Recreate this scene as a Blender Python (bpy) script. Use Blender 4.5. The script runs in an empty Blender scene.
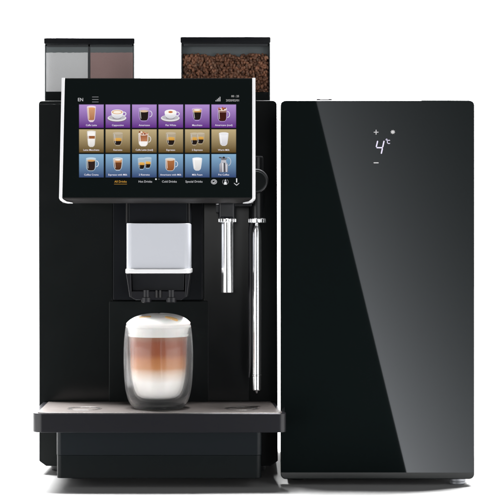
import bpy, bmesh, math, random
from mathutils import Vector
random.seed(7)
sc = bpy.context.scene
C = sc.collection
K, H, CD = 0.0006, 0.29, 2.0          # metres per pixel per metre, camera height, camera distance

def P(px, py, Y):                      # a measured point of the photo at depth Y, in metres
    D = CD + Y
    return Vector(((px-250)*K*D, Y, H+(250-py)*K*D))
def X(px, Y): return (px-250)*K*(CD+Y)
def Z(py, Y): return H+(250-py)*K*(CD+Y)

# ------------------------------------------------------------------ materials
def lin(c):
    return tuple(((v/255)/12.92 if v/255 <= .04045 else ((v/255+.055)/1.055)**2.4) for v in c)
def mat(name, base, rough=.4, metal=0.0, ior=1.5, spec=.5, bump=0.0, bscale=400., rvar=0.0, coat=0.0,
        trans=0.0, cvar=0.0, stretch=(1,1,1), sub=0.0, emit=None, estr=1.0):
    m = bpy.data.materials.new(name); m.use_nodes = True
    nt = m.node_tree; b = nt.nodes['Principled BSDF']
    b.inputs['Base Color'].default_value = (*base, 1)
    b.inputs['Roughness'].default_value = rough
    b.inputs['Metallic'].default_value = metal
    b.inputs['IOR'].default_value = ior
    b.inputs['Specular IOR Level'].default_value = spec
    b.inputs['Coat Weight'].default_value = coat
    b.inputs['Transmission Weight'].default_value = trans
    if sub:
        b.inputs['Subsurface Weight'].default_value = sub
        b.inputs['Subsurface Scale'].default_value = .004
    if emit:
        b.inputs['Emission Color'].default_value = (*emit, 1)
        b.inputs['Emission Strength'].default_value = estr
    if bump or rvar or cvar:
        tc = nt.nodes.new('ShaderNodeTexCoord'); mp = nt.nodes.new('ShaderNodeMapping')
        mp.inputs['Scale'].default_value = stretch
        n = nt.nodes.new('ShaderNodeTexNoise'); n.inputs['Scale'].default_value = bscale
        n.inputs['Detail'].default_value = 4
        nt.links.new(tc.outputs['Object'], mp.inputs[0]); nt.links.new(mp.outputs[0], n.inputs['Vector'])
        if bump:
            bp = nt.nodes.new('ShaderNodeBump'); bp.inputs['Strength'].default_value = bump
            bp.inputs['Distance'].default_value = .0005
            nt.links.new(n.outputs['Fac'], bp.inputs['Height']); nt.links.new(bp.outputs[0], b.inputs['Normal'])
        if rvar:
            mr = nt.nodes.new('ShaderNodeMapRange')
            mr.inputs['To Min'].default_value = max(0, rough-rvar); mr.inputs['To Max'].default_value = min(1, rough+rvar)
            nt.links.new(n.outputs['Fac'], mr.inputs['Value']); nt.links.new(mr.outputs[0], b.inputs['Roughness'])
        if cvar:
            mx = nt.nodes.new('ShaderNodeMix'); mx.data_type = 'RGBA'
            mx.inputs['A'].default_value = (*[v*(1-cvar) for v in base], 1)
            mx.inputs['B'].default_value = (*[min(1, v*(1+cvar)) for v in base], 1)
            nt.links.new(n.outputs['Fac'], mx.inputs['Factor']); nt.links.new(mx.outputs['Result'], b.inputs['Base Color'])
    return m

def ramp_z_mat(name, stops, z0, z1, rough=.5, cvar_scale=120., wob=.0, sub=.0):
    """liquid layers: the colour of the drink itself changes with height"""
    m = bpy.data.materials.new(name); m.use_nodes = True
    nt = m.node_tree; b = nt.nodes['Principled BSDF']; b.inputs['Roughness'].default_value = rough
    if sub:
        b.inputs['Subsurface Weight'].default_value = sub; b.inputs['Subsurface Scale'].default_value = .003
    g = nt.nodes.new('ShaderNodeNewGeometry'); s = nt.nodes.new('ShaderNodeSeparateXYZ')
    n = nt.nodes.new('ShaderNodeTexNoise'); n.inputs['Scale'].default_value = cvar_scale; n.inputs['Detail'].default_value = 3
    mr = nt.nodes.new('ShaderNodeMapRange'); mr.inputs['From Min'].default_value = z0; mr.inputs['From Max'].default_value = z1
    ad = nt.nodes.new('ShaderNodeMath'); ad.operation = 'MULTIPLY_ADD'; ad.inputs[1].default_value = wob
    cr = nt.nodes.new('ShaderNodeValToRGB'); e = cr.color_ramp.elements
    while len(e) < len(stops): e.new(.5)
    for i, (p, c) in enumerate(stops): e[i].position = p; e[i].color = (*c, 1)
    nt.links.new(g.outputs['Position'], s.inputs[0]); nt.links.new(s.outputs['Z'], mr.inputs['Value'])
    nt.links.new(g.outputs['Position'], n.inputs['Vector']); nt.links.new(n.outputs['Fac'], ad.inputs[0])
    nt.links.new(mr.outputs[0], ad.inputs[2]); nt.links.new(ad.outputs[0], cr.inputs['Fac'])
    nt.links.new(cr.outputs[0], b.inputs['Base Color'])
    return m

def display_mat(name, strength=1.0):
    """a lit display: the colours of the interface are stored on its faces"""
    m = bpy.data.materials.new(name); m.use_nodes = True
    nt = m.node_tree; b = nt.nodes['Principled BSDF']
    b.inputs['Base Color'].default_value = (0.002, .002, .002, 1); b.inputs['Roughness'].default_value = .15
    b.inputs['Emission Strength'].default_value = strength
    a = nt.nodes.new('ShaderNodeVertexColor'); a.layer_name = 'Col'
    nt.links.new(a.outputs['Color'], b.inputs['Emission Color'])
    return m

def thin_clear(name, tint, refl):
    m = bpy.data.materials.new(name); m.use_nodes = True
    nt = m.node_tree; nt.nodes.remove(nt.nodes['Principled BSDF'])
    t = nt.nodes.new('ShaderNodeBsdfTransparent'); t.inputs['Color'].default_value = (*tint, 1)
    g = nt.nodes.new('ShaderNodeBsdfGlossy'); g.inputs['Roughness'].default_value = .03
    f = nt.nodes.new('ShaderNodeFresnel'); f.inputs['IOR'].default_value = refl
    x = nt.nodes.new('ShaderNodeMixShader')
    nt.links.new(f.outputs[0], x.inputs[0]); nt.links.new(t.outputs[0], x.inputs[1]); nt.links.new(g.outputs[0], x.inputs[2])
    nt.links.new(x.outputs[0], nt.nodes['Material Output'].inputs[0])
    return m
def cup_glass():
    m = bpy.data.materials.new('clear_cup_glass'); m.use_nodes = True
    nt = m.node_tree; nt.nodes.remove(nt.nodes['Principled BSDF'])
    g = nt.nodes.new('ShaderNodeBsdfGlass'); g.inputs['IOR'].default_value = 1.13; g.inputs['Roughness'].default_value = 0
    t = nt.nodes.new('ShaderNodeBsdfTransparent'); t.inputs['Color'].default_value = (.97,.975,.975,1)
    d = nt.nodes.new('ShaderNodeBsdfTranslucent'); d.inputs['Color'].default_value = (.9,.9,.9,1)
    d2 = nt.nodes.new('ShaderNodeBsdfDiffuse'); d2.inputs['Color'].default_value = (.9,.9,.9,1)
    x = nt.nodes.new('ShaderNodeMixShader'); x.inputs[0].default_value = .12
    y = nt.nodes.new('ShaderNodeMixShader'); y.inputs[0].default_value = .03
    lw = nt.nodes.new('ShaderNodeLayerWeight'); lw.inputs['Blend'].default_value = .35
    mm = nt.nodes.new('ShaderNodeMath'); mm.operation = 'MULTIPLY_ADD'; mm.inputs[1].default_value = .085; mm.inputs[2].default_value = .002  # diffuse veil painted towards the edges, in place of reflections on the walls
    nt.links.new(lw.outputs['Facing'], mm.inputs[0]); nt.links.new(mm.outputs[0], y.inputs[0])
    nt.links.new(g.outputs[0], x.inputs[1]); nt.links.new(t.outputs[0], x.inputs[2])
    nt.links.new(x.outputs[0], y.inputs[1]); nt.links.new(d2.outputs[0], y.inputs[2])
    nt.links.new(y.outputs[0], nt.nodes['Material Output'].inputs[0])
    return m
M = dict(
    satin = mat('satin_black_plastic', (.0046,.0062,.0062), .36, spec=.13, rvar=.05, bscale=60, bump=.03),
    panel = mat('black_front_panel', (.0042,.0054,.0054), .18, spec=.5, rvar=.02, bscale=30),
    column = mat('blue_black_plastic', (.0036,.0044,.0060), .35, spec=.15, rvar=.04, bscale=80),
    tray = mat('charcoal_tray_plastic', (.0080,.0080,.0100), .30, spec=.25, rvar=.05, bscale=200, bump=.04),
    pan = mat('black_pan_plastic', (.0062,.0082,.0098), .36, spec=.11, rvar=.05, bscale=150, bump=.03),
    pan2 = mat('black_base_plastic', (.0038,.0054,.0058), .36, spec=.09, rvar=.05, bscale=150, bump=.03),
    soft = mat('matt_black_rubber', (.010,.010,.012), .6, bump=.1, bscale=900),
    glossblk = mat('gloss_black_plastic', (.004,.0045,.006), .20, spec=.5, rvar=.03, bscale=100),
    joint = mat('black_joint_plastic', (.010,.010,.011), .30, spec=.45, rvar=.03, bscale=100),
    doorglass = mat('black_door_glass', (.0036,.0056,.0056), .015, spec=.25),
    screenglass = mat('black_screen_glass', (.0036,.0054,.0054), .06, spec=.3),
    bezel = mat('dark_grey_bezel', (.016,.015,.015), .4, spec=.3, rvar=.05, bscale=200),
    silver = mat('brushed_aluminium', (.76,.76,.77), .33, metal=.15, rvar=.06, bscale=300, stretch=(8,8,.3)),
    cover = mat('silver_satin_cover', (.455,.468,.505), .38, metal=.0, rvar=.05, bscale=500, stretch=(1,1,.1)),
    chrome = mat('polished_steel', (.80,.80,.81), .13, metal=.93, rvar=.02, bscale=300),
    grate = mat('brushed_steel_grate', (.074,.064,.060), .42, metal=.15, rvar=.12, bscale=60, cvar=.45, stretch=(1.2,14,1), bump=.08),
    hole = mat('drain_hole_black', (.01,.01,.01), .7, rvar=.05),
    clear = thin_clear('clear_hopper_plastic', (.97,.98,.98), 1.35),
    smoke = mat('smoky_hopper_plastic', (.165,.18,.185), .35, rvar=.05, bscale=90),
    smokeD = mat('dark_smoky_plastic', (.055,.056,.06), .35, rvar=.05, bscale=90),
    milkp = mat('milk_powder', (.80,.775,.78), .95, bump=.5, bscale=1500, cvar=.05),
    cocoa = mat('cocoa_powder', (.42,.275,.262), .95, bump=.6, bscale=1500, cvar=.10),
    glass = cup_glass(),
    foam = mat('milk_foam', (.74,.72,.695), .75, bump=.35, bscale=700, sub=.2, cvar=.02),
    fleck = mat('caramel_fleck', (.62,.37,.14), .6, cvar=.25, bscale=900, bump=.3),
    foot = mat('grey_metal_foot', (.30,.31,.33), .35, metal=.6, rvar=.05),
    hinge = mat('pale_grey_hinge', (.22,.21,.22), .5, metal=.0, rvar=.05),
    white = mat('white_studio_paper', (.32,.32,.32), .9, cvar=.01, bscale=3),
    disp = display_mat('lit_touch_display'),
)

# ------------------------------------------------------------------ mesh helpers
def empty(name, loc, label, cat, group=None):
    o = bpy.data.objects.new(name, None); o.location = loc; o.empty_display_size = .02
    C.objects.link(o); o['label'] = label; o['category'] = cat
    if group: o['group'] = group
    return o
def wloc(o):
    v = Vector((0,0,0))
    while o is not None: v += Vector(o.location); o = o.parent
    return v
def obj(name, bm, material, parent=None, smooth=30, wn=True, label=None):
    me = bpy.data.meshes.new(name)
    base = wloc(parent)
    bmesh.ops.recalc_face_normals(bm, faces=bm.faces) if getattr(bm, '_x', True) and wn != 'keep' else None
    if parent is not None: bmesh.ops.translate(bm, verts=bm.verts, vec=-base)
    bm.to_mesh(me); bm.free()
    for m in (material if isinstance(material, list) else [material]): me.materials.append(m)
    if smooth:
        me.shade_smooth(); me.set_sharp_from_angle(angle=math.radians(smooth))
    o = bpy.data.objects.new(name, me); C.objects.link(o)
    if parent is not None: o.parent = parent
    if wn is True and smooth:
        w = o.modifiers.new('weighted normals', 'WEIGHTED_NORMAL'); w.keep_sharp = True; w.weight = 100
    if label: o['label'] = label
    return o

def area2(p): return sum(p[i][0]*p[(i+1)%len(p)][1]-p[(i+1)%len(p)][0]*p[i][1] for i in range(len(p)))
def offset_poly(p, d):
    n = len(p); out = []
    for i in range(n):
        a, b, c = Vector(p[i-1]), Vector(p[i]), Vector(p[(i+1)%n])
        e1 = (b-a).normalized(); e2 = (c-b).normalized()
        n1 = Vector((-e1.y, e1.x)); n2 = Vector((-e2.y, e2.x))
        k = 1+n1.dot(n2)
        out.append(tuple(b+(n1+n2)*(d/max(k, .2))))
    return out
def fillet(p, radii, seg):
    n = len(p); out = []
    for i in range(n):
        a, b, c = Vector(p[i-1]), Vector(p[i]), Vector(p[(i+1)%n])
        r = max(radii[i], 1e-5)
        d1 = (a-b); d2 = (c-b); L1, L2 = d1.length, d2.length; d1.normalize(); d2.normalize()
        ang = d1.angle(d2); t = min(r/math.tan(ang/2), L1*.49, L2*.49); r = t*math.tan(ang/2)
        cen = b+(d1+d2).normalized()*(r/math.sin(ang/2))
        s = b+d1*t; e = b+d2*t
        a0 = math.atan2(s.y-cen.y, s.x-cen.x); a1 = math.atan2(e.y-cen.y, e.x-cen.x)
        da = (a1-a0+math.pi) % (2*math.pi)-math.pi
        for k in range(seg+1):
            q = a0+da*k/seg; out.append((cen.x+r*math.cos(q), cen.y+r*math.sin(q)))
    return out
def prism(bm, pts, d0, d1, axis='y', r=0.0, bev=.001, seg=5, bseg=3, mi=0):
    """outline (2D) swept along an axis with filleted corners and rounded rims"""
    if area2(pts) < 0: pts = pts[::-1]; r = r[::-1] if isinstance(r, (list, tuple)) else r
    rr = list(r) if isinstance(r, (list, tuple)) else [r]*len(pts)
    rings = []
    def ring(off, d):
        q = fillet(offset_poly(pts, off), [max(x-off, x*.15, 2e-5) for x in rr], seg)
        vs = []
        for (u, v) in q:
            co = (u, d, v) if axis == 'y' else ((u, v, d) if axis == 'z' else (d, u, v))
            vs.append(bm.verts.new(co))
        rings.append(vs)
    s = 1 if d1 > d0 else -1
    bev = min(bev, abs(d1-d0)*.45)
    for k in range(bseg+1):
        a = math.pi/2*k/bseg; ring(bev*(1-math.sin(a)), d0+s*bev*(1-math.cos(a)))
    for k in range(bseg, -1, -1):
        a = math.pi/2*k/bseg; ring(bev*(1-math.sin(a)), d1-s*bev*(1-math.cos(a)))
    fs = [bm.faces.new(rings[0]), bm.faces.new(rings[-1])]
    for a, b in zip(rings, rings[1:]):
        n = len(a)
        for i in range(n): fs.append(bm.faces.new((a[i], a[(i+1)%n], b[(i+1)%n], b[i])))
    for f in fs: f.material_index = mi
def box(bm, x0, x1, y0, y1, z0, z1, bev=.0008, r=0.0, axis='y', mi=0, seg=4):
    if axis == 'y': prism(bm, [(x0,z0),(x1,z0),(x1,z1),(x0,z1)], y0, y1, 'y', r, bev, mi=mi, seg=seg)
    elif axis == 'z': prism(bm, [(x0,y0),(x1,y0),(x1,y1),(x0,y1)], z0, z1, 'z', r, bev, mi=mi, seg=seg)
    else: prism(bm, [(y0,z0),(y1,z0),(y1,z1),(y0,z1)], x0, x1, 'x', r, bev, mi=mi, seg=seg)
def pbox(bm, ax, ay, bx, by, Y0, Y1, **k):   # measured on the photo at its front depth Y0
    box(bm, X(ax,Y0), X(bx,Y0), Y0, Y1, Z(by,Y0), Z(ay,Y0), **k)
def lathe(bm, prof, cx, cy, seg=40, mi=0, flip=False):
    rings = []
    for r, z in prof:
        if r < 1e-6: rings.append([bm.verts.new((cx, cy, z))])
        else: rings.append([bm.verts.new((cx+r*math.cos(2*math.pi*i/seg), cy+r*math.sin(2*math.pi*i/seg), z)) for i in range(seg)])
    for a, b in zip(rings, rings[1:]):
        for i in range(seg):
            j = (i+1)%seg
            if len(a) == 1 and len(b) == 1: continue
            if len(a) == 1: v = (a[0], b[j], b[i])
            elif len(b) == 1: v = (a[i], a[j], b[0])
            else: v = (a[i], a[j], b[j], b[i])
            if flip: v = v[::-1]
            f = bm.faces.new(v); f.material_index = mi; f.smooth = True
def tube(bm, pts, rad, seg=16):
    rings = []; n = len(pts)
    for i, p in enumerate(pts):
        p = Vector(p); t = (Vector(pts[min(i+1,n-1)])-Vector(pts[max(i-1,0)])).normalized()
        u = t.cross(Vector((0,1,0.01))).normalized(); v = t.cross(u)
        r = rad[i] if isinstance(rad, (list, tuple)) else rad
        rings.append([bm.verts.new(p+u*r*math.cos(2*math.pi*k/seg)+v*r*math.sin(2*math.pi*k/seg)) for k in range(seg)])
    for a, b in zip(rings, rings[1:]):
        for k in range(seg): bm.faces.new((a[k], a[(k+1)%seg], b[(k+1)%seg], b[k]))
    bm.faces.new(rings[0]); bm.faces.new(rings[-1])
def disc_y(bm, cx, cz, r, y0, y1, bev=.001, seg=48):   # a round body whose axis runs front to back
    rings = []
    pr = [(r-bev, y0), (r-bev*.3, y0+bev*.3), (r, y0+bev), (r, y1)]
    for rr, y in pr: rings.append([bm.verts.new((cx+rr*math.cos(2*math.pi*i/seg), y, cz+rr*math.sin(2*math.pi*i/seg))) for i in range(seg)])
    for a, b in zip(rings, rings[1:]):
        for i in range(seg): bm.faces.new((a[i], a[(i+1)%seg], b[(i+1)%seg], b[i]))
    bm.faces.new(rings[0]); bm.faces.new(rings[-1])
NB = bmesh.new

# ------------------------------------------------------------------ setting: white studio sweep
bm = NB()
prof = [(-.078, -.004), (-.078, 0)] + [(-.078+i*(1.478/12), 0) for i in range(1, 13)]
R = .5
for k in range(1, 13):
    a = math.pi/2*k/12; prof.append((1.4+R*math.sin(a), R*(1-math.cos(a))))
prof += [(1.9, 1.2), (1.9, 3.0)]
rows = []
for i in range(9):
    x = -2.6+i*5.2/8; rows.append([bm.verts.new((x, y, z)) for y, z in prof])
for a, b in zip(rows, rows[1:]):
    for j in range(len(prof)-1): bm.faces.new((a[j], a[j+1], b[j+1], b[j]))
bd = obj('backdrop', bm, M['white'], None, smooth=40, wn=False); bd['kind'] = 'structure'
bd['label'] = 'seamless white surface and background'

# ------------------------------------------------------------------ coffee machine
BY = .156                                  # depth of the machine's front face
cm = empty('coffee_machine', (X(158,BY), .30, 0), 'tall black automatic coffee machine with a colour touchscreen and two clear hoppers on top', 'coffee machine')
bm = NB()
pts = [P(*q, BY) for q in ((38.6,100.8),(276.8,100.4),(277.8,461),(271,466),(46,466),(39.2,461))]
prism(bm, [(p.x, p.z) for p in pts], BY, .44, 'y', [.0045,.006,.002,.002,.002,.002], .0008)
obj('housing', bm, M['satin'], cm)
for xs in (62, 255):
    for yy in (.20, .40):
        bm = NB(); lathe(bm, [(0,0),(.013,0),(.014,.002),(.014,.012),(0,.012)], X(xs,yy), yy, 28); obj('foot', bm, M['soft'], cm)
# raised front panels left and right of the dispenser
bm = NB(); pbox(bm, 39.6, 104, 112.3, 404.5, BY-.0006, BY+.002, bev=.0003); obj('front_panel', bm, M['panel'], cm)
bm = NB(); pbox(bm, 204, 188, 249, 404.5, BY-.0006, BY+.002, bev=.0003); obj('front_panel', bm, M['panel'], cm)
# dispenser column, recess door
bm = NB(); pbox(bm, 113, 190, 202.6, 300, .125, BY+.003, bev=.0012, r=.002); obj('dispenser_column', bm, M['column'], cm)
bm = NB()
pbox(bm, 109, 301, 208, 403.6, BY-.008, BY+.001, bev=.0009, r=.0015)
obj('recess_panel', bm, M['satin'], cm)
# neck, silver cover, chrome strip, spout
bm = NB(); box(bm, X(126,.06), X(190,.06), .06, .130, Z(223.2,.06), Z(192,.06), bev=.001, r=.005, axis='z'); obj('dispenser_neck', bm, M['column'], cm)
for q in (126.6, 189.2):
    bm = NB(); box(bm, X(q-.7,.0585), X(q+.7,.0585), .0585, .0605, Z(223,.06), Z(201,.06), bev=.0004)
    obj('neck_trim', bm, M['bezel'], cm)
cv = NB(); box(cv, X(126.2,.05), X(189.6,.05), .05, .126, Z(269.0,.05), Z(223.3,.05), bev=.0006, r=.0075, axis='z', seg=8)
cov = obj('dispenser_cover', cv, M['cover'], cm, label='silver grey dispenser cover')
bm = NB(); box(bm, X(125.2,.047), X(190.6,.047), .047, .124, Z(273.4,.047), Z(268.9,.047), bev=.001, r=.0055, axis='z', seg=8)
obj('chrome_strip', bm, M['silver'], cov)
# spout housing: tapering block between two slim brackets
bm = NB()
Y0 = .058
pts = [P(*q, Y0) for q in ((131.5,273.6),(184.8,273.6),(184.0,291),(132.2,291))]
prism(bm, [(p.x,p.z) for p in pts], Y0, .122, 'y', .001, .001)
sh = obj('spout_housing', bm, M['glossblk'], cm)
for s in (0, 1):
    bm = NB()
    q = ((126,273.8),(131,273.8),(131.6,297),(129.6,297)) if s == 0 else ((185.4,273.8),(190.2,273.8),(187.0,297),(184.8,297))
    pts = [P(a,b,.052) for a,b in q]; prism(bm, [(p.x,p.z) for p in pts], .052, .118, 'y', .0004, .0008)
    obj('side_bracket', bm, M['tray'], sh)
bm = NB()
pts = [P(*q, .053) for q in ((131.8,291),(184.6,291),(187,297),(181,300.2),(135.5,300.2),(130,297))]
prism(bm, [(p.x,p.z) for p in pts], .053, .112, 'y', .001, .0015)
obj('spout_block', bm, M['tray'], sh)
for q in (146.5, 171.5):
    bm = NB(); r = 5.2*K*2.06
    lathe(bm, [(0,Z(302.6,.06)),(r*.8,Z(302.6,.06)),(r,Z(301.8,.06)),(r,Z(297.5,.06)),(r*.7,Z(297,.06)),(r*.7,Z(290,.06)),(0,Z(290,.06))], X(q,.06), .056, 32)
    obj('nozzle', bm, M['tray'], sh)
bm = NB()
for q in (156.6, 160.3):
    lathe(bm, [(0,Z(297.6,.05)),(.0013,Z(297.6,.05)),(.0013,Z(290.4,.05)),(0,Z(290.4,.05))], X(q,.052), .052, 16)
obj('nozzle_pin', bm, M['bezel'], sh)

# hot water outlet
wy = .070
def lz(py): return Z(py, wy)
ho = NB()
pbox(ho, 218.5, 200, 235, 219, .06, .125, bev=.003, r=.001)
pbox(ho, 215.8, 204, 219.5, 212.5, .064, .12, bev=.001)
hw = obj('hot_water_head', ho, M['glossblk'], cm)
bm = NB(); pbox(bm, 226, 200, 252, 206.2, .075, BY, bev=.001); obj('outlet_bracket', bm, M['glossblk'], cm)
bm = NB(); r = 8.4*K*2.07
lathe(bm, [(0,lz(222.4)),(r*.93,lz(222.4)),(r,lz(221.6)),(r,lz(219.2)),(r*.93,lz(218.6)),(0,lz(218.6))], X(227.3,wy), wy, 40)
for k in range(16):
    a = 2*math.pi*k/16; x0 = X(227.3,wy)+r*math.cos(a); y0 = wy+r*math.sin(a)
    lathe(bm, [(0,lz(222.0)),(.0006,lz(222.0)),(.0006,lz(219)),(0,lz(219))], x0, y0, 8)
obj('collar', bm, M['chrome'], hw)
bm = NB(); r = 6.1*K*2.07
lathe(bm, [(r-.0012,lz(285)),(r-.0012,lz(292.3)),(r-.0004,lz(292.6)),(r,lz(292.2)),(r,lz(222)),(0,lz(222))], X(227.4,wy), wy, 48)
obj('hot_water_tube', bm, M['chrome'], hw)

# steam wand: joint rod, ball knob, collar, tapered tube
wy2 = .085
def sz(py): return Z(py, wy2)
sx = lambda px: X(px, wy2)
kp = K*(2+wy2)
bm = NB()
lathe(bm, [(0,sz(219)),(6.6*kp,sz(219)),(7.0*kp,sz(217)),(7.0*kp,sz(190)),(6.0*kp,sz(186)),(6.0*kp,sz(158)),(5.2*kp,sz(156)),(0,sz(156))], sx(257.4), wy2+.006, 40)
sw = obj('steam_joint', bm, M['joint'], cm)
bm = NB(); pbox(bm, 252, 160, 262, 200, wy2+.012, BY+.001, bev=.0003); obj('joint_mount', bm, M['satin'], sw)
bm = NB(); disc_y(bm, sx(256.2), sz(181.4), 12.2*kp, wy2-.012, wy2+.012, .003, 56)
kb = obj('round_knob', bm, M['joint'], sw)
bm = NB(); disc_y(bm, sx(256.2), sz(181.4), 9.6*kp, wy2-.0135, wy2-.011, .001, 48); obj('knob_face', bm, M['satin'], sw)
bm = NB()
lathe(bm, [(0,sz(222.9)),(8.0*kp,sz(222.9)),(8.5*kp,sz(222.0)),(8.5*kp,sz(219.2)),(8.0*kp,sz(218.4)),(0,sz(218.4))], sx(257.2), wy2, 40)
for k in range(18):
    a = 2*math.pi*k/18
    lathe(bm, [(0,sz(222.4)),(.0006,sz(222.4)),(.0006,sz(218.9)),(0,sz(218.9))], sx(257.2)+8.5*kp*math.cos(a), wy2+8.5*kp*math.sin(a), 8)
obj('collar', bm, M['chrome'], sw)
bm = NB(); c = 256.9
pr = [(0,393.2),(.7,393.2),(1.2,392),(1.6,390.6),(3.6,390.4),(4.3,389.4),(4.45,376.2),(4.75,375.8),(4.75,374.8),(4.45,374.4),(4.6,300),(4.7,240),(4.5,232),(3.2,227),(2.1,224),(2.1,221),(0,221)]
lathe(bm, [(a*kp, sz(b)) for a, b in pr], sx(c), wy2, 48)
obj('steam_tube', bm, M['chrome'], sw)
bm = NB()   # black burn guard running down behind the tube
tube(bm, [(sx(252.6),wy2+.006,sz(221)),(sx(251.6),wy2+.008,sz(228)),(sx(251.2),wy2+.008,sz(330)),(sx(250.6),wy2+.008,sz(366)),(sx(249.4),wy2+.008,sz(378))], [.0035,.0042,.0038,.0026,.0012])
obj('steam_guard', bm, M['tray'], sw)

# drip tray
ty0 = 0.0
tp = [(-.2618,ty0),(.0432,ty0),(.0432,.016),(.0372,.045),(.0318,.1535),(-.2672,.1535)]
tr = [.013,.010,.006,.01,.002,.002]
zt, zb = Z(413.6,0), Z(432.6,0)
bm = NB(); prism(bm, tp, zb, zt, 'z', tr, .0007, seg=8)
dt = obj('drip_tray', bm, M['tray'], cm)
gp = offset_poly(tp if area2(tp) > 0 else tp[::-1], .0022)
gp = [(-.2560,.0028),(.0388,.0028),(.0386,.014),(.0330,.046),(.0268,.1525),(-.2600,.1525)]
zg = zt+.0010
bm = NB(); prism(bm, gp, zt-.003, zg, 'z', [.010,.008,.005,.008,.002,.002], .0006, seg=6)
gr = obj('tray_grate', bm, M['grate'], dt)
for cxp in (84.5, 241.5):
    yy = .052; cx0 = X(cxp, yy)
    bm = NB()
    for k in range(10):                    # ring of slotted drain holes
        a0 = 2*math.pi*(k+.12)/10; a1 = 2*math.pi*(k+.88)/10
        for (ra, rb) in ((.0165,.0192),):
            v = []
            for t in range(6): a = a0+(a1-a0)*t/5; v.append((cx0+rb*math.cos(a), yy+rb*math.sin(a)))
            for t in range(5, -1, -1): a = a0+(a1-a0)*t/5; v.append((cx0+ra*math.cos(a), yy+ra*math.sin(a)))
            vs = [bm.verts.new((x, y, zg+.0003)) for x, y in v]; bm.faces.new(vs)
    ext = bmesh.ops.extrude_face_region(bm, geom=list(bm.faces))
    bmesh.ops.translate(bm, verts=[e for e in ext['geom'] if isinstance(e, bmesh.types.BMVert)], vec=(0,0,-.0006))
    obj('drain_slots', bm, M['hole'], gr, wn=False)
    bm = NB()                              # raised chrome lip round the drain
    n = 64; rr = .0212
    tpts = [(cx0+rr*math.cos(2*math.pi*i/n), yy+rr*math.sin(2*math.pi*i/n), zg+.0003) for i in range(n)]
    rg = []
    for i in range(n):
        a = 2*math.pi*i/n; d = Vector((math.cos(a), math.sin(a), 0))
        rg.append([bm.verts.new(Vector(tpts[i])+d*(.0006*math.cos(q))+Vector((0,0,.0003*math.sin(q)))) for q in (0,1.05,2.09,3.14,4.19,5.24)])
    for i in range(n):
        for j in range(6): bm.faces.new((rg[i][j], rg[(i+1)%n][j], rg[(i+1)%n][(j+1)%6], rg[i][(j+1)%6]))
    obj('drain_rim', bm, M['grate'], gr, wn=False)
# pan below the tray
bm = NB(); box(bm, X(56.3,.02), X(261.5,.02), .02, .153, Z(455.2,.02), zb-.0002, bev=.0004, r=.006, axis='z', seg=8)
pn = obj('drip_pan', bm, M['pan'], dt)
bm = NB(); box(bm, X(56.6,.0203), X(261.2,.0203), .0203, .150, Z(478.2,.0203), Z(455.25,.0203), bev=.0004, r=.006, axis='z', seg=8)
obj('base_box', bm, M['pan2'], cm)
for xs in (74, 244):
    bm = NB(); lathe(bm, [(0,0),(.011,0),(.012,.002),(.012,.0145),(0,.0145)], X(xs,.07), .125, 28); obj('foot', bm, M['soft'], cm)

# ------------------------------------------------------------------ hoppers
def hopper(kind, lx0, lx1, lt, lb, x0, x1, zbot):
    HY, HB = .172, .300
    h = NB()
    zt_, zb_ = Z(lb+.2,HY), Z(zbot,HY)
    w = .0014; a, b = X(x0,HY), X(x1,HY)
    box(h, a, b, HB-.003, HB, zb_, zt_, bev=.0006)                # rear wall
    box(h, a, a+w, HY+.0026, HB-.0032, zb_, zt_, bev=.0003)       # side walls
    box(h, b-w, b, HY+.0026, HB-.0032, zb_, zt_, bev=.0003)
    ho = obj(kind, h, M['smoke'], cm)
    f = NB(); box(f, a, b, HY, HY+.0020, zb_, zt_, bev=.0005, r=.001); obj('clear_front', f, M['clear'], ho)
    l = NB(); box(l, X(lx0,HY-.004), X(lx1,HY-.004), HY-.004, HB+.003, Z(lb,HY-.004), Z(lt,HY-.004), bev=.0012, r=.0020)
    obj('lid', l, M['glossblk'], ho)
    s = NB(); box(s, a+.003, b-.003, HY+.003, HY+.006, Z(lb+2.6,HY), Z(lb-.2,HY), bev=.0005); obj('lid_rim', s, M['smokeD'], ho)
    bz = NB(); box(bz, a+.0005, b-.0005, HY+.0028, HB-.004, Z(102,HY), Z(91.7,HY), bev=.0006); obj('hopper_base', bz, M['satin'], ho)
    band = NB(); yb = HY+(.0035 if kind[0] == 'p' else .0155); box(band, a+.0016, b-.0016, yb, yb+.0015, Z(58,HY), Z(lb+1.5,HY), bev=.0003); obj('added_grey_panel', band, M['smoke'], ho)  # added grey panel, brightens the empty space that the lid keeps dark
    return ho
hp = hopper('powder_hopper', 43.8, 134.6, 37.6, 44.2, 44.4, 134.2, 101)
bm = NB(); pbox(bm, 88.0, 44.5, 90.2, 91.7, .1750, .296, bev=.0004); obj('divider', bm, M['smokeD'], hp)
hb = hopper('bean_hopper', 180.3, 270.6, 36.4, 43.2, 181, 270.2, 101)

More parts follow.
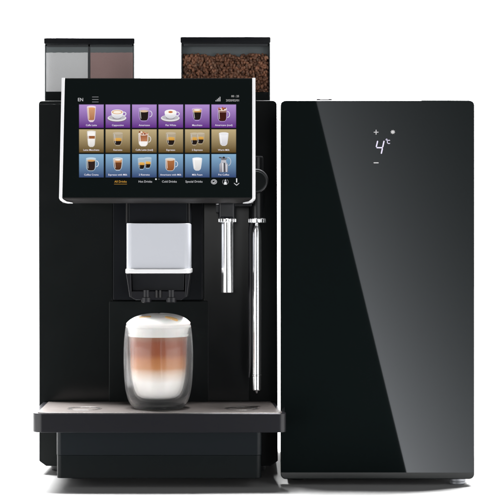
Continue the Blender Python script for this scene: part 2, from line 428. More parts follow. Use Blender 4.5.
def powder(name, x0, x1, y0, m, label, cat):
    bm = NB(); Y0, Y1 = .1752, .294
    nx, ny = 26, 22; g = []
    xa, xb, z0, zb_ = X(x0,Y0), X(x1,Y0), Z(y0,Y0), Z(91.6,Y0)
    for i in range(nx+1):
        r_ = []
        for j in range(ny+1):
            x = xa+(xb-xa)*i/nx; y = Y0+(Y1-Y0)*j/ny
            r_.append(bm.verts.new((x, y, z0+.0012*math.sin(x*70)*math.sin(y*45)*(j/ny)+random.uniform(-.00025,.00025))))
        g.append(r_)
    for i in range(nx):
        for j in range(ny): bm.faces.new((g[i][j], g[i+1][j], g[i+1][j+1], g[i][j+1]))
    rim = [g[i][0] for i in range(nx+1)]+[g[nx][j] for j in range(1,ny+1)]+[g[i][ny] for i in range(nx-1,-1,-1)]+[g[0][j] for j in range(ny-1,0,-1)]
    low = [bm.verts.new((v.co.x, v.co.y, zb_)) for v in rim]
    for i in range(len(rim)): bm.faces.new((rim[i], rim[(i+1)%len(rim)], low[(i+1)%len(rim)], low[i]))
    bm.faces.new(low)
    o = obj(name, bm, m, None, wn=False); o['kind'] = 'stuff'; o['label'] = label; o['category'] = cat
powder('milk_powder', 45.6, 87.8, 52.6, M['milkp'], 'pale grey milk powder filling the left half of the left hopper', 'powder')
powder('cocoa_powder', 90.4, 133.0, 52.6, M['cocoa'], 'brown cocoa powder in the right half of the left hopper', 'powder')

# coffee beans: one heap nobody could count
bn = bpy.data.materials.new('roasted_bean'); bn.use_nodes = True
nt = bn.node_tree; b = nt.nodes['Principled BSDF']; b.inputs['Roughness'].default_value = .42
va = nt.nodes.new('ShaderNodeVertexColor'); va.layer_name = 'Col'
no = nt.nodes.new('ShaderNodeTexNoise'); no.inputs['Scale'].default_value = 500
mx = nt.nodes.new('ShaderNodeMix'); mx.data_type = 'RGBA'; mx.blend_type = 'MULTIPLY'; mx.inputs['Factor'].default_value = .6
nt.links.new(va.outputs['Color'], mx.inputs['A']); nt.links.new(no.outputs['Color'], mx.inputs['B']); nt.links.new(mx.outputs['Result'], b.inputs['Base Color'])
bm = NB(); cl = bm.loops.layers.float_color.new('Col')
tmpl = []
SEG, RNG = 10, 7
for j in range(RNG+1):
    th = math.pi*j/RNG
    for i in range(SEG):
        ph = 2*math.pi*i/SEG
        x, y, z = math.cos(th), math.sin(th)*math.cos(ph), math.sin(th)*math.sin(ph)
        crease = .35*math.exp(-(y/.16)**2)*(1 if z > 0 else 0)*(1-abs(x)**3)
        z = z*.55 if z > 0 else z*.75
        tmpl.append(Vector((x, y*.72, z-crease*.55)))
def bean(c, s, rot, col):
    vs = [bm.verts.new(c+rot@(t*s)) for t in tmpl]
    for j in range(RNG):
        for i in range(SEG):
            a, b_, c_, d_ = vs[j*SEG+i], vs[j*SEG+(i+1)%SEG], vs[(j+1)*SEG+(i+1)%SEG], vs[(j+1)*SEG+i]
            f = bm.faces.new((a, b_, c_, d_)); f.smooth = True
            crs = (i in (2, 3) or i == 2)
            for l in f.loops: l[cl] = (col[0], col[1], col[2], 1)
from mathutils import Euler
bx0, bx1 = X(182,.175)+.0022, X(269.6,.175)-.0018
zb0, zb1 = Z(99,.175), Z(54.5,.175)
for layer, yy in enumerate((.1790, .1825, .1865, .1905)):
    st = .0037
    nx, nz = int((bx1-bx0)/st)+1, int((zb1-zb0)/(st*.86))+1
    for j in range(nz):
        for i in range(nx):
            x = bx0+(i+.5*(j%2)+random.uniform(-.35,.35))*st
            z = zb0+(j+random.uniform(-.35,.35))*st*.86
            top = zb1-.0014+.0018*math.sin(x*160+.6)+.0012*math.sin(x*410)+layer*.0015
            if x > bx1 or x < bx0 or z > top: continue
            br = random.uniform(.35, 1.5)
            col = (.50*br, .22*br, .125*br)
            if random.random() < .12: col = (.62*br, .32*br, .20*br)
            bean(Vector((x, yy+random.uniform(-.0008,.0008), z)), random.uniform(.0024,.0031),
                 Euler((random.uniform(0,6.3), random.uniform(0,6.3), random.uniform(0,6.3))).to_matrix(), col)
nf = len(bm.faces)
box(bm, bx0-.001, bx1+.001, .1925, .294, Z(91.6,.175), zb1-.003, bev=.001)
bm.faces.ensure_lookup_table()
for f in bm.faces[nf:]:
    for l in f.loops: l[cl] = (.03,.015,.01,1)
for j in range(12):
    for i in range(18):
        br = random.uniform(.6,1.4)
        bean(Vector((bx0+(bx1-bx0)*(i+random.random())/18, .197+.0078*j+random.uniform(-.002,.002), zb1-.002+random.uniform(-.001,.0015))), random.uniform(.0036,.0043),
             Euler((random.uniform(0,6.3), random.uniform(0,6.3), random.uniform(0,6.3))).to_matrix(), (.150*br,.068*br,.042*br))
o = obj('coffee_beans', bm, bn, None, smooth=60, wn=False)
o['kind'] = 'stuff'; o['category'] = 'coffee beans'; o['label'] = 'roasted brown coffee beans filling the right hopper'

# ------------------------------------------------------------------ touchscreen (leans back slightly)
sb, sa = .194, -.0473                      # plane Y = sa + sb*Z
nrm = Vector((0, -1, sb)).normalized()
upv = Vector((0, sb, 1)).normalized()
def S(px, py, off=0.0):
    k = (250-py)*K
    D = (CD+sa+sb*H)/(1-sb*k)
    return Vector(((px-250)*K*D, D-CD, H+k*D)) + nrm*off
xl, xr = S(62.6,140).x, S(253.3,140).x
top, bot = S(158,78.2), S(158,198.6)
hgt = (top-bot).length
def slab_pt(x, v, n): return Vector((x, bot.y, bot.z)) + upv*v - nrm*n
bm = NB()
sect = [(0,0),(0,hgt),(.021,hgt),(.024,hgt-.004),(.024,.004),(.016,-.0022),(.010,-.0026)]   # (depth, height)
rings = []
for x in (xl, xr): rings.append([bm.verts.new(slab_pt(x, v, n)) for n, v in sect])
bm.faces.new(rings[0]); bm.faces.new(rings[1])
for i in range(len(sect)):
    f = bm.faces.new((rings[0][i], rings[0][(i+1)%len(sect)], rings[1][(i+1)%len(sect)], rings[1][i]))
ts = obj('touchscreen', bm, M['bezel'], cm, wn=False)
bm = NB()                                  # front glass
q = [S(64.6,79.4,.0006), S(251.9,79.4,.0006)]
def quad(bm, pts): return bm.faces.new([bm.verts.new(p) for p in pts])
g = [slab_pt(x, v, n) for n in (-.0009,) for x, v in ((xl+.0014,.0012),(xr-.0014,.0012),(xr-.0014,hgt-.0012),(xl+.0014,hgt-.0012))]
g2 = [p-nrm*.0015 for p in g]
va_ = [bm.verts.new(p) for p in g]; vb_ = [bm.verts.new(p) for p in g2]
bm.faces.new(va_); bm.faces.new(vb_[::-1])
for i in range(4): bm.faces.new((va_[i], vb_[i], vb_[(i+1)%4], va_[(i+1)%4]))
obj('screen_glass', bm, M['screenglass'], ts, smooth=0, wn=False)
for s in (-1, 1):                          # aluminium edge trims with a curled lower lip
    bm = NB()
    xe = xl if s < 0 else xr
    w = .0038
    prof = [(.0015*0,0),(w,0)]
    sec = []
    path = [(hgt, 0, w), (hgt*.5, 0, w), (.004, 0, w), (.0004, .0002, w), (-.0008, .0015, w*1.25), (-.0024, .0065, w*2.2), (-.0030, .010, w*4.0)]
    rr = []
    for v, n, ww in path:
        x0_, x1_ = (xe-.0028*0-w+ .0012, xe+.0012) if s < 0 else (xe-.0012, xe-.0012+w)
        inn = (ww-w)
        if s < 0: x1_ += inn
        else: x0_ -= inn
        xs0 = x0_ + (0 if s > 0 else min(inn, .012)*.8); xs1 = x1_ - (0 if s < 0 else min(inn, .012)*.8)
        rr.append([bm.verts.new(slab_pt(a, v, b)) for a, b in ((xs0, n-.0014), ((xs0+xs1)/2, n-.0022), (xs1, n-.0014), (xs1, n+.004), (xs0, n+.004))])
    for a, b in zip(rr, rr[1:]):
        for i in range(5): bm.faces.new((a[i], a[(i+1)%5], b[(i+1)%5], b[i]))
    bm.faces.new(rr[0]); bm.faces.new(rr[-1])
    obj('edge_trim', bm, M['silver'], ts, smooth=50)
bm = NB(); box(bm, X(120,.05), X(198,.05), .055, BY+.004, Z(196,.05), Z(110,.05), bev=.002); obj('screen_mount', bm, M['satin'], cm)

class Art:
    """flat interface artwork, each layer a hair above the last"""
    def __init__(s): s.bm = NB(); s.cl = s.bm.loops.layers.float_color.new('Col'); s.k = 0
    def off(s): s.k += 1; return .0010+.00002*s.k
    def poly(s, pts, col, col2=None):
        o_ = s.off(); vs = [s.bm.verts.new(S(u, v, o_)) for u, v in pts]
        try: f = s.bm.faces.new(vs)
        except ValueError: return
        v0 = min(p[1] for p in pts); v1 = max(p[1] for p in pts)
        c1, c2 = lin(col), lin(col2 or col)
        for l, p in zip(f.loops, pts):
            t = (p[1]-v0)/max(v1-v0, 1e-6); l[s.cl] = (*[c1[i]*(1-t)+c2[i]*t for i in range(3)], 1)
    def rect(s, a, b, c, d, col, col2=None): s.poly([(a,b),(c,b),(c,d),(a,d)], col, col2)
    def ell(s, cx, cy, rx, ry, col, n=22): s.poly([(cx+rx*math.cos(2*math.pi*i/n), cy+ry*math.sin(2*math.pi*i/n)) for i in range(n)], col)
    def ring(s, cx, cy, rx, ry, w, col, a0=0, a1=360, n=20):
        o_ = s.off(); c1 = (*lin(col), 1)
        A = [math.radians(a0+(a1-a0)*i/n) for i in range(n+1)]
        vo = [s.bm.verts.new(S(cx+rx*math.cos(a), cy+ry*math.sin(a), o_)) for a in A]
        vi = [s.bm.verts.new(S(cx+(rx-w)*math.cos(a), cy+(ry-w)*math.sin(a), o_)) for a in A]
        for i in range(n):
            f = s.bm.faces.new((vo[i], vo[i+1], vi[i+1], vi[i]))
            for l in f.loops: l[s.cl] = c1
    def text(s, txt, cx, cy, cap, col, maxw=None, align='C', sx=1.0):
        cu = bpy.data.curves.new('t', 'FONT'); cu.body = txt; cu.size = 1; cu.resolution_u = 2; cu.offset = .004
        ob = bpy.data.objects.new('t', cu); me = bpy.data.meshes.new_from_object(ob)
        xs = [v.co.x for v in me.vertices]; w = max(xs)-min(xs); m0 = min(xs)
        k = cap/.70; kx = k*sx
        if maxw and w*kx > maxw: kx = maxw/w
        x0 = cx-w*kx/2 if align == 'C' else (cx-w*kx if align == 'R' else cx)
        o_ = s.off(); c1 = (*lin(col), 1)
        vs = [s.bm.verts.new(S(x0+(v.co.x-m0)*kx, cy+cap/2-v.co.y*k, o_)) for v in me.vertices]
        for p in me.polygons:
            try: f = s.bm.faces.new([vs[i] for i in p.vertices])
            except ValueError: continue
            for l in f.loops: l[s.cl] = c1
        bpy.data.objects.remove(ob); bpy.data.curves.remove(cu); bpy.data.meshes.remove(me)
    # --- drinks
    def cup(s, cx, t, b, wt, wb, bands, glass=None, hand=False, surf=None, rim=None, rnd=.30):
        """glass outline with coloured contents; bands = (from, to, colour[, colour])"""
        def hw(f, sh=1.0):
            w = wt+(wb-wt)*f**1.4
            if f > 1-rnd: q = (f-(1-rnd))/rnd; w *= math.sqrt(max(0, 1-(q**2)*.80))
            return w*sh
        h = b-t
        if hand: s.ring(cx+wt*1.05, t+h*.42, wt*.50, h*.26, .55, (235,235,240), -95, 95)
        n = 14
        if glass:
            L = [(cx-hw(i/n), t+h*i/n) for i in range(n+1)]; Rr = [(cx+hw(i/n), t+h*i/n) for i in range(n, -1, -1)]
            s.poly(L+Rr, glass)
            s.ell(cx, t, wt, wt*.24, tuple(min(255, c+18) for c in glass))
        for bd_ in bands:
            f0, f1, c1 = bd_[:3]; c2 = bd_[3] if len(bd_) > 3 else c1
            sh = .84 if glass else 1.0
            F = [f0+(f1-f0)*i/8 for i in range(9)]
            low = [(cx+hw(f1,sh)*math.cos(a), t+h*f1*1.0+hw(f1,sh)*.18*math.sin(a)) for a in [math.pi*k/8 for k in range(1, 8)]] if f1 < .97 else []
            s.poly([(cx+hw(f,sh), t+h*f) for f in F]+low+[(cx-hw(f,sh), t+h*f) for f in F[::-1]], c1, c2)
        if surf:
            f0 = bands[0][0]; w = hw(f0, .84 if glass else 1.0)
            s.ell(cx, t+h*f0, w, w*.26, surf)
            if rim: s.ell(cx, t+h*f0, w*.72, w*.17, rim)
        if glass:
            s.poly([(cx-hw(.1)*.78, t+h*.08), (cx-hw(.1)*.62, t+h*.08), (cx-hw(.8)*.58, t+h*.80), (cx-hw(.8)*.72, t+h*.78)], tuple(int(c*.25+190) for c in bands[-1][2]))
    def saucer(s, cx, cy, top, mark=None):
        s.ell(cx-.3, cy+.9, 9.4, 3.1, (120,95,120)); s.ell(cx-.3, cy, 9.4, 3.3, (228,226,228)); s.ell(cx-.3, cy-.5, 8.2, 2.4, (188,186,192)); s.ell(cx-.3,cy-.2,4.5,1.6,(150,146,152))
        s.ring(cx+6.6, cy-4.2, 2.5, 2.2, .8, (236,236,240), -120, 120)
        n = 12
        s.poly([(cx-6, cy-6)]+[(cx+6*math.cos(a), cy-6+6.6*math.sin(a)**.8) for a in [math.pi*(1-k/n) for k in range(1, n)]]+[(cx+6, cy-6)], (250,250,250), (205,205,212))
        s.ell(cx, cy-6, 6, 2.5, (250,250,250)); s.ell(cx, cy-5.9, 5.3, 2.05, top)
        if mark: s.ell(cx, cy-6, 4.0, 1.4, (250,244,236)); s.ell(cx, cy-6, 2.2, 1.0, mark)
        else: s.ell(cx, cy-5.9, 4.2, 1.45, (250,240,225))
    def bits(s, cx, cy, n, w):
        rd = random.Random(n*7+int(cx))
        for k in range(n): s.ell(cx+rd.uniform(-w,w), cy+rd.uniform(-1.2,1.0), .9, .75, rd.choice([(190,110,70),(226,190,160),(130,50,30),(240,225,210)]), 8)

tx0, ty_0 = 79.1, 104.7
GL = {0:(178,150,205), 1:(190,176,150), 2:(170,190,205)}
names = [['Caffe Latte','Cappuccino','Americano','Flat White','Macchiato','Americano (iced)'],
         ['Latte Macchiato','Ristretto','Caffe Latte (iced)','Espresso','2 Espresso','Warm Milk'],
         ['Coffee Crema','Espresso with Milk','2 Ristretto','Americano with Milk','Milk Foam','Pot Coffee']]
bgs = [((176,142,206),(96,42,132)), ((190,170,128),(94,72,34)), ((132,172,202),(54,74,118))]
BLK, CRE, BRN, FO = (30,20,16), (214,160,96), (168,98,50), (248,244,240)
for r in range(3):
    for c in range(6):
        A = Art(); x0 = tx0+26.46*c; y0 = ty_0+24.75*r; cx = x0+12.35
        A.rect(x0, y0, x0+24.75, y0+23.5, tuple(int(v*.9) for v in bgs[r][0]), tuple(int(v*.85) for v in bgs[r][1]))
        A.rect(x0+.5, y0+.5, x0+24.25, y0+23.0, *bgs[r])
        g_ = GL[r]; t = y0
        if (r,c) == (0,0): A.cup(cx, t+2.4, t+17.6, 4.5, 3.1, [(.10,.20,(216,150,92)),(.18,.84,(206,152,112),(172,112,76))], (225,205,215), surf=(228,160,100), rnd=.22)
        elif (r,c) == (0,1): A.saucer(cx-.6, t+13.6, (216,160,110))
        elif (r,c) == (0,2): A.cup(cx-.4, t+4.2, t+16.8, 5.4, 4.6, [(.20,.90,BLK)], g_, True, surf=(220,190,160))
        elif (r,c) == (0,3): A.saucer(cx-.2, t+13.6, (250,246,240), (196,110,60))
        elif (r,c) == (0,4): A.cup(cx-.2, t+4.6, t+16.4, 5.3, 3.4, [(.08,.30,(206,160,100)),(.28,.88,BLK)], g_, surf=(214,170,110), rim=FO)
        elif (r,c) == (0,5): A.cup(cx-1.4, t+4.8, t+17.2, 4.9, 4.5, [(.05,.30,(150,110,100)),(.26,.92,(62,22,16))], g_, True, surf=(232,214,200)); A.bits(cx-1.4, t+4.4, 12, 3.8)
        elif (r,c) == (1,0): A.cup(cx, t+2.4, t+17.8, 4.4, 3.2, [(.06,.30,FO),(.28,.48,(140,78,40),(176,112,66)),(.46,.90,(244,240,236),(222,218,214))], (214,208,200), surf=FO, rnd=.18)
        elif (r,c) == (1,1): A.cup(cx, t+4, t+16.6, 5.0, 3.6, [(.45,.64,(208,150,60)),(.62,.90,BLK)], (176,162,138), surf=(220,168,80), rnd=.4)
        elif (r,c) == (1,2): A.cup(cx-1, t+4.6, t+17.2, 5.0, 4.5, [(.05,.62,(150,84,50),(196,134,96)),(.60,.92,(246,242,240))], (220,212,204), True, surf=(232,214,200)); A.bits(cx-1, t+4.0, 14, 4.0)
        elif (r,c) == (1,3): A.cup(cx, t+4, t+16.6, 5.0, 3.6, [(.38,.58,(208,150,60)),(.56,.90,BLK)], (176,162,138), surf=(220,168,80), rnd=.4)
        elif (r,c) == (1,4):
            for q in (-2.9, 3.2): A.cup(cx+q, t+4.6-abs(q)*.1, t+16.2-(q > 0)*1.2, 4.2, 3.0, [(.38,.58,(208,150,60)),(.56,.90,BLK)], (180,166,142), surf=(220,168,80), rnd=.4)
        elif (r,c) == (1,5): A.cup(cx, t+4.2, t+16.6, 4.8, 3.2, [(.08,.90,(244,243,245),(206,204,212))], (222,220,222), surf=(232,232,236), rnd=.2)
        elif (r,c) == (2,0): A.cup(cx-.4, t+4.6, t+17, 5.0, 4.6, [(.16,.92,(44,30,26))], (176,196,208), True, surf=(212,160,100))
        elif (r,c) == (2,1): A.cup(cx, t+4.6, t+16.6, 4.9, 3.6, [(.10,.34,(196,140,92)),(.32,.90,(110,62,30),(74,40,22))], (190,200,206), surf=(214,180,150), rim=FO, rnd=.35)
        elif (r,c) == (2,2):
            for q in (3.4, -2.7): A.cup(cx+q, t+4.6-(q > 0)*.6, t+15.8-(q > 0)*1.2, 3.9, 2.9, [(.40,.60,(214,156,66)),(.58,.90,BLK)], (166,186,200), surf=(226,176,90), rnd=.4)
        elif (r,c) == (2,3): A.cup(cx-.6, t+5, t+17, 5.0, 4.6, [(.06,.92,(176,112,66),(138,78,40))], (196,204,210), True, surf=(228,208,186))
        elif (r,c) == (2,4): A.cup(cx, t+4.6, t+16.6, 4.9, 3.2, [(.04,.92,(244,243,240),(214,212,210))], (222,224,228), surf=(252,252,252), rnd=.2)
        else:
            A.ring(cx+4.2, t+7.6, 3.2, 4.4, .7, (190,196,204), -100, 80)
            A.poly([(cx-2.4,t+6),(cx+2.2,t+6),(cx+2.6,t+8.4),(cx+4.1,t+10.4),(cx+4.1,t+18.2),(cx-4.3,t+18.2),(cx-4.3,t+10.4),(cx-2.8,t+8.4)], (196,196,204), (130,128,138))
            A.rect(cx-1.4,t+9.2,cx-.2,t+18,(240,240,244),(212,212,220)); A.rect(cx-.2,t+8.8,cx+1.2,t+18.1,(60,60,66),(74,72,80)); A.rect(cx+2.4,t+10.4,cx+3.2,t+18,(224,224,230))
            A.poly([(cx-3.4,t+3.4),(cx+3.8,t+4.0),(cx+2.2,t+6.2),(cx-2.2,t+6.2)], (120,120,128)); A.ell(cx,t+3.6,1.3,1.0,(50,50,56)); A.rect(cx-4.8,t+3.0,cx-2.2,t+4.2,(80,80,86))
        A.text(names[r][c], cx, y0+20.7, 1.75, (246,240,250), maxw=23.6)
        obj('menu_tile', A.bm, M['disp'], ts, smooth=0, wn='keep')

A = Art()
G = (200,200,204)
A.text('EN', 80.6, 99.8, 3.3, (206,206,210), sx=.95)
for q in (97.2, 99.7, 102.2): A.rect(92.2, q-.22, 98.6, q+.22, (150,150,154))
obj('menu_bar', A.bm, M['disp'], ts, smooth=0, wn='keep')
A = Art()
for k in range(4): A.rect(215.6+1.35*k, 101.6-1.15*(k+1), 216.4+1.35*k, 101.6, (188,188,190))
A.text('00 : 25', 239, 96.4, 2.0, (190,188,188), align='R'); A.text('2020/02/01', 239, 100.6, 2.1, (190,188,188), align='R', maxw=15.2)
obj('status_bar', A.bm, M['disp'], ts, smooth=0, wn='keep')
A = Art()
A.text('All Drinks', 120.6, 181.7, 2.1, (214,158,62), maxw=13); A.rect(114.2, 184.1, 127.0, 184.5, (176,128,50))
A.text('Hot Drinks', 145.4, 181.7, 2.1, G, maxw=14); A.text('Cold Drinks', 169.4, 181.7, 2.1, G, maxw=15.5); A.text('Special Drinks', 194, 181.7, 2.1, G, maxw=19.5)
A.ell(156, 179.4, .8, .8, (246,246,246)); A.ell(159, 179.4, .6, .6, (88,90,92))
obj('category_bar', A.bm, M['disp'], ts, smooth=0, wn='keep')
A = Art()
A.ring(214, 182, 3.0, 2.5, .5, G); A.ring(214, 182, 2.0, 1.6, .4, G); A.poly([(213,182.2),(213.6,182.9),(215.4,180.8),(215.8,181.2),(213.7,183.9),(212.5,182.7)], G)
A.poly([(225.4,179.2),(226.5,181.2),(224.3,181.2)], G); A.poly([(224.4,181.8),(226.4,181.8),(226.9,184.8),(223.9,184.8)], (236,236,238)); A.ring(225.4, 182, 3.1, 2.9, .45, (140,140,144), 120, 230); A.ring(225.4, 182, 3.1, 2.9, .45, (140,140,144), -60, 60)
A.rect(236.1, 178.6, 237.2, 182.6, (236,236,238)); A.poly([(234.0,183.0),(236.6,184.9),(239.2,183.0),(239.2,183.8),(236.6,185.9),(234.0,183.8)], G)
obj('icon_bar', A.bm, M['disp'], ts, smooth=0, wn='keep')

# ------------------------------------------------------------------ latte glass
GY = .064; gx = X(158.4, GY); gp_ = K*(CD+GY)
gz0 = zg+.0001
def gz(py): return gz0 + (409.4-py)*gp_*.985
glass_root = empty('latte_glass', (gx, GY, gz0), 'double walled glass of layered latte with domed milk foam standing on the drip tray', 'glass of latte')
outer = [(0,409.2),(22,409.4),(25,408.4),(28,405.4),(31,399),(33.2,388),(34.4,372),(34.7,356),(34.2,342),(33.2,331),(32.6,327),(32.3,325.2)]
inner = [(31.4,325.0),(30.9,327),(30.0,332),(28.7,338),(28.2,352),(27.8,366),(26.6,380),(24.2,391),(20.8,397.5),(15,400.6),(0,401.2)]
def spline(p, n=5):
    out = []
    for i in range(len(p)-1):
        p0, p1, p2, p3 = p[max(i-1,0)], p[i], p[i+1], p[min(i+2,len(p)-1)]
        for k in range(n):
            t = k/n
            out.append(tuple(.5*((2*p1[j])+(-p0[j]+p2[j])*t+(2*p0[j]-5*p1[j]+4*p2[j]-p3[j])*t*t+(-p0[j]+3*p1[j]-3*p2[j]+p3[j])*t**3) for j in (0,1)))
    out.append(p[-1]); return out
bm = NB()
prof = [(max(a,0)*gp_, gz(b)) for a, b in spline(outer)+spline(inner)]
lathe(bm, prof, gx, GY, 96)
# the air space between the two walls
cav = [(0,406.6),(20,406.6),(24,405.4),(26.8,402.4),(29.6,396),(31.8,386),(33.0,371),(33.3,356),(32.8,342),(32.2,332),(31.9,327.6),(30.9,332),(29.4,340),(28.9,352),(28.5,367),(27.4,381.5),(25.2,392.4),(21.6,399.0),(16,402.8),(0,403.4)]
cav = spline(cav)
lathe(bm, [(max(a,0)*gp_, gz(b)) for a, b in cav], gx, GY, 96, flip=True)
obj('double_wall_glass', bm, M['glass'], glass_root, smooth=180, wn='keep')
def inn(py):                              # inner radius at a height
    for (a, ya), (b, yb) in zip(inner, inner[1:]):
        if ya <= py <= yb: return a+(b-a)*(py-ya)/(yb-ya)
    return 31.4
def layer(name, y0, y1, m, label):
    L = [(0, gz(y1))]; n = 14
    for k in range(n+1):
        y = y1+(y0-y1)*k/n; L.append(((inn(y)-.12)*gp_, gz(y)))
    L.append((0, gz(y0))); bm = NB(); lathe(bm, L, gx, GY, 72); return obj(name, bm, m, glass_root, smooth=50, wn=False, label=label)
layers = ramp_z_mat('layered_latte', [(0,(.96,.94,.92)),(.30,(.96,.91,.87)),(.44,(.74,.56,.44)),(.53,(.54,.215,.065)),(.66,(.45,.150,.036)),(.75,(.29,.062,.009)),(.93,(.24,.046,.006)),(1.0,(.25,.10,.05))],
                    gz(401), gz(337), .5, 160, .03, sub=.05)
layer('milk_layer', 371.0, 400.8, layers, 'white milk layer at the bottom of the glass')
layer('coffee_layer', 337.0, 370.99, layers, 'brown espresso layer above the milk')
bm = NB()
top_ = [(inn(336.9)-.12, 336.95), (inn(331)-.12,331), (31.0,326.8), (31.6,324.9),(32.0,323.6),(31.0,322.2),(28,319.6),(23,317.0),(16,315.0),(8,314.0),(0,313.8)]
lathe(bm, [(0,gz(336.95))]+[(a*gp_, gz(b)) for a, b in spline(top_,3)], gx, GY, 72)
bm.verts.ensure_lookup_table()
for v in bm.verts:
    if v.co.z > gz(324.8): 
        a = math.atan2(v.co.y-GY, v.co.x-gx); v.co.z += .0004*math.sin(3*a+1)+.0003*math.sin(5*a)
fo = obj('milk_foam', bm, M['foam'], glass_root, smooth=70, wn=False)
dome = sorted([(a, b) for a, b in top_ if b < 325])
def dome_y(r):
    for (r0, y0), (r1, y1) in zip(dome, dome[1:]):
        if r0 <= r <= r1: return y0+(y1-y0)*(r-r0)/(r1-r0)
    return 324
for (x0_, x1_, d0_, d1_) in ((-18.0, -6.0, 17.0, 20.5), (7.5, 20.5, 20.5, 20.0)):
    bm = NB(); nn_, mm_ = 14, 5; gt = []
    rd = random.Random(int(x1_*3))
    for lay in (1, 0):
        g_l = []
        for i in range(nn_+1):
            t = i/nn_; hwid = 2.6*math.sqrt(max(0, 1-(2*t-1)**4))*(1+rd.uniform(-.12, .12))+.15
            row = []
            for j in range(mm_+1):
                q = (j/mm_-.5)*2; ux = x0_+(x1_-x0_)*t; ud = d0_+(d1_-d0_)*t+q*hwid
                rr_ = math.hypot(ux, ud)
                row.append(bm.verts.new((gx+ux*gp_, GY-ud*gp_, gz(dome_y(rr_))+(.0011*(1-q*q*.6) if lay else -.0006))))
            g_l.append(row)
        for i in range(nn_):
            for j in range(mm_): bm.faces.new((g_l[i][j], g_l[i+1][j], g_l[i+1][j+1], g_l[i][j+1]))
        gt.append(g_l)
    def loop_(g): return [g[i][0] for i in range(nn_+1)]+[g[nn_][j] for j in range(1,mm_+1)]+[g[i][mm_] for i in range(nn_-1,-1,-1)]+[g[0][j] for j in range(mm_-1,0,-1)]
    A_, B_ = loop_(gt[0]), loop_(gt[1])
    for i in range(len(A_)): bm.faces.new((A_[i], A_[(i+1)%len(A_)], B_[(i+1)%len(A_)], B_[i]))
    obj('caramel_fleck', bm, M['fleck'], fo, smooth=60, wn=False)

# ------------------------------------------------------------------ milk refrigerator
FY = .047
fr = empty('milk_refrigerator', (X(378,FY), .25, 0), 'tall black refrigerator with glossy glass door showing 4 degrees, beside the coffee machine', 'refrigerator')
fx0, fx1, fzt, fzb = X(280.7,FY), X(474.4,FY), Z(100.3,FY), Z(479.2,FY)
bm = NB(); box(bm, fx0+.009, fx1-.002, FY+.0205, .40, fzb+.001, fzt-.0015, bev=.003, r=.004)
obj('cabinet', bm, M['satin'], fr)
bm = NB(); box(bm, fx0, fx1, FY, FY+.019, fzb, fzt, bev=.0011, r=.0062, seg=8)
dr = obj('door', bm, M['doorglass'], fr, label='glossy black glass door')
bm = NB()
p0 = X(317,FY); p1 = X(332.5,FY)
box(bm, p0, p1, FY+.012, FY+.045, fzt-.001, Z(98.4,FY+.012), bev=.001, r=.001)
box(bm, p0+.004, p1-.004, FY+.010, FY+.03, fzt-.001, Z(99.0,FY+.012), bev=.0008)
obj('hinge', bm, M['hinge'], fr)
for (q, yy, m_) in ((457.6, .066, 'foot'), (297, .11, 'soft'), (457.6,.36,'soft'), (297,.36,'soft')):
    bm = NB(); r_ = 8.2*K*(2+yy)
    lathe(bm, [(0,0),(r_*.82,0),(r_*.93,.0012),(r_*.93,.0035),(r_,.0045),(r_,.0085),(r_*.9,.0095),(0,.0095)], X(q,yy), yy, 40)
    obj('foot', bm, M[m_], fr)
def fpoly(bm, pts, off=.0004):
    ps = [P(a,b,FY) for a,b in pts]
    pl = [(p.x,p.z) for p in ps]
    prism(bm, pl, FY-off, FY+.0003, 'y', 0, .0001, seg=1, bseg=1)
ledm = mat('lit_display_digit', (.1,.1,.1), .4, emit=lin((226,218,246)), estr=1.0, rvar=.02)
ledi = mat('lit_touch_icon', (.1,.1,.1), .4, emit=lin((205,203,204)), estr=.85, rvar=.02)
bm = NB()
def bar(a, b, w):
    (x0,y0), (x1,y1) = a, b; d = Vector((x1-x0, y1-y0)).normalized(); n = Vector((-d.y, d.x))*w/2; e = d*w*.45
    fpoly(bm, [(x0-n.x,y0-n.y),(x0-e.x,y0-e.y),(x0+n.x,y0+n.y),(x1+n.x,y1+n.y),(x1+e.x,y1+e.y),(x1-n.x,y1-n.y)])
bar((377.6,141.2),(376.3,146.7),1.25); bar((376.9,147.7),(382.2,147.7),1.2); bar((384.0,141.2),(382.7,147.0),1.25); bar((382.4,148.6),(381.3,153.4),1.25)
n = 16
def ringf(cx, cy, r, w, a0, a1):
    for i in range(n):
        A0 = math.radians(a0+(a1-a0)*i/n); A1 = math.radians(a0+(a1-a0)*(i+1)/n)
        fpoly(bm, [(cx+(r-w)*math.cos(A0),cy+(r-w)*math.sin(A0)),(cx+r*math.cos(A0),cy+r*math.sin(A0)),(cx+r*math.cos(A1),cy+r*math.sin(A1)),(cx+(r-w)*math.cos(A1),cy+(r-w)*math.sin(A1))])
ringf(386.6, 139.6, .9, .45, 0, 360); ringf(388.9, 141.9, 2.0, .65, 50, 310)
obj('temperature_digit', bm, ledm, dr, smooth=0, wn=False)
bm = NB(); bar((373.9,132.2),(378.3,132.2),.75); bar((376.1,130.0),(376.1,134.4),.8); obj('plus_button', bm, ledi, dr, smooth=0, wn=False)
bm = NB(); bar((373.9,162.8),(378.3,162.8),1.0); obj('minus_button', bm, ledi, dr, smooth=0, wn=False)
bm = NB()
for k in range(4):
    a = math.pi*k/4+.2; c_, s_ = math.cos(a)*2.2, math.sin(a)*2.0
    off = .0004+.00004*k
    d = Vector((c_, s_)).normalized(); nn = Vector((-d.y, d.x))*.38
    fpoly(bm, [(392.8-c_-nn.x,132-s_-nn.y),(392.8-c_+nn.x,132-s_+nn.y),(392.8+c_+nn.x,132+s_+nn.y),(392.8+c_-nn.x,132+s_-nn.y)], off)
obj('snowflake_button', bm, ledi, dr, smooth=0, wn=False)

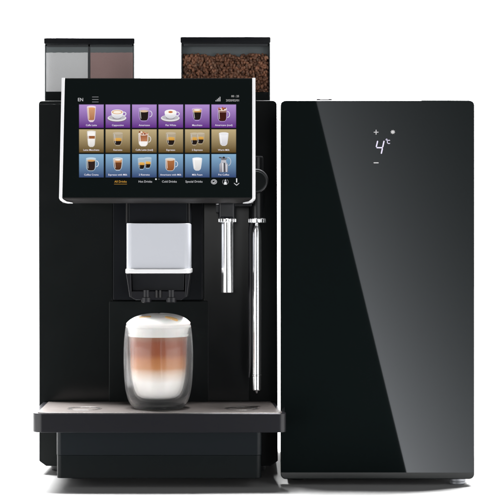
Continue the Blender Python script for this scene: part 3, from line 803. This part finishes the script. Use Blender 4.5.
# ------------------------------------------------------------------ camera
cam = bpy.data.cameras.new('camera'); cam.sensor_width = 36; cam.lens = 120; cam.clip_end = 50
co = bpy.data.objects.new('camera', cam); co.location = (0, -CD, H); co.rotation_euler = (math.pi/2, 0, 0)
C.objects.link(co); sc.camera = co

# ------------------------------------------------------------------ studio lamps
def area(name, loc, target, sx_, sy_, power, spread=180, col=(1,1,1)):
    l = bpy.data.lights.new(name, 'AREA'); l.shape = 'RECTANGLE'; l.size = sx_; l.size_y = sy_; l.energy = power; l.color = col
    l.spread = math.radians(spread)
    o = bpy.data.objects.new(name, l); o.location = loc
    o.rotation_euler = (Vector(target)-Vector(loc)).to_track_quat('-Z', 'Y').to_euler(); C.objects.link(o); return o
TOPP, WALLP, SIDEP = 560, 370, 32
area('overhead_lamp', (0, .50, 2.3), (0, .50, 0), .8, .6, TOPP)
area('wall_lamp', (-1.0, .75, 2.3), (-.5, 1.9, .6), .9, .6, WALLP)
area('wall_lamp', (1.0, .75, 2.3), (.5, 1.9, .6), .9, .6, WALLP)
area('side_lamp', (-1.42, -.95, -.33), (-.05, .05, .1), 1.9, 1.1, SIDEP)
area('side_lamp', (1.42, -.95, -.33), (.0, .05, .1), 1.9, 1.1, SIDEP)
area('strip_lamp', (-1.05, -1.25, .75), (-.05, .05, .40), .95, 1.0, 5.5)
area('strip_lamp', (1.05, -1.25, .75), (.0, .05, .40), .95, 1.0, 5.5)
area('rear_panel_lamp', (-.105, -2.6, H+.12), (-.105, 0, H+.12), .22, .30, .42)
# softbox seen as the slanting reflection in the refrigerator door
sbx = area('slanted_softbox', (0,0,0), (0,1,0), .72, 1.5, 1)
sl = sbx.data; th = math.atan(.259/1.065)
mid = Vector((.3155, -2.6, H-.11)); du = Vector((math.cos(th),0,math.sin(th)))    # across the lamp, away from its left edge
sbx.location = mid+du*.36
sbx.rotation_euler = (math.pi/2, 0, 0)
from mathutils import Matrix
zax = Vector((0,-1,0)); xax = du; yax = zax.cross(xax)
sbx.matrix_world = Matrix.Translation(sbx.location) @ Matrix((xax, yax, zax)).transposed().to_4x4()
sl.use_nodes = True; nt = sl.node_tree; em = nt.nodes['Emission']
g = nt.nodes.new('ShaderNodeNewGeometry'); s = nt.nodes.new('ShaderNodeSeparateXYZ'); nt.links.new(g.outputs['Position'], s.inputs[0])
def math_(op, a, b_):
    n_ = nt.nodes.new('ShaderNodeMath'); n_.operation = op
    for i, v in enumerate((a, b_)):
        if isinstance(v, (int, float)): n_.inputs[i].default_value = v
        else: nt.links.new(v, n_.inputs[i])
    return n_.outputs[0]
# brightness falls off towards the upper right of the softbox
xx = math_('SUBTRACT', s.outputs['X'], .19); zz = math_('SUBTRACT', H+.42, s.outputs['Z'])
e1 = math_('ADD', math_('MULTIPLY', xx, -3.6), math_('MULTIPLY', zz, 1.95))
st_ = math_('POWER', 2.718, e1)
st2 = math_('MULTIPLY', st_, 1.28)
SBK = 2.0
sl.energy = .72*1.5*math.pi/ (1.0) * SBK / 1.0
nt.links.new(st2, em.inputs['Strength']); em.inputs['Color'].default_value = (.95,.985,1.04,1)

w = bpy.data.worlds.new('World'); sc.world = w; w.use_nodes = True
w.node_tree.nodes['Background'].inputs['Color'].default_value = (.5,.52,.55,1)
w.node_tree.nodes['Background'].inputs['Strength'].default_value = .06
sc.view_settings.view_transform = 'Standard'; sc.view_settings.look = 'None'
sc.view_settings.exposure = 0; sc.view_settings.gamma = 1
sc.cycles.use_denoising = True; sc.cycles.max_bounces = 14; sc.cycles.transmission_bounces = 12; sc.cycles.sample_clamp_indirect = 0
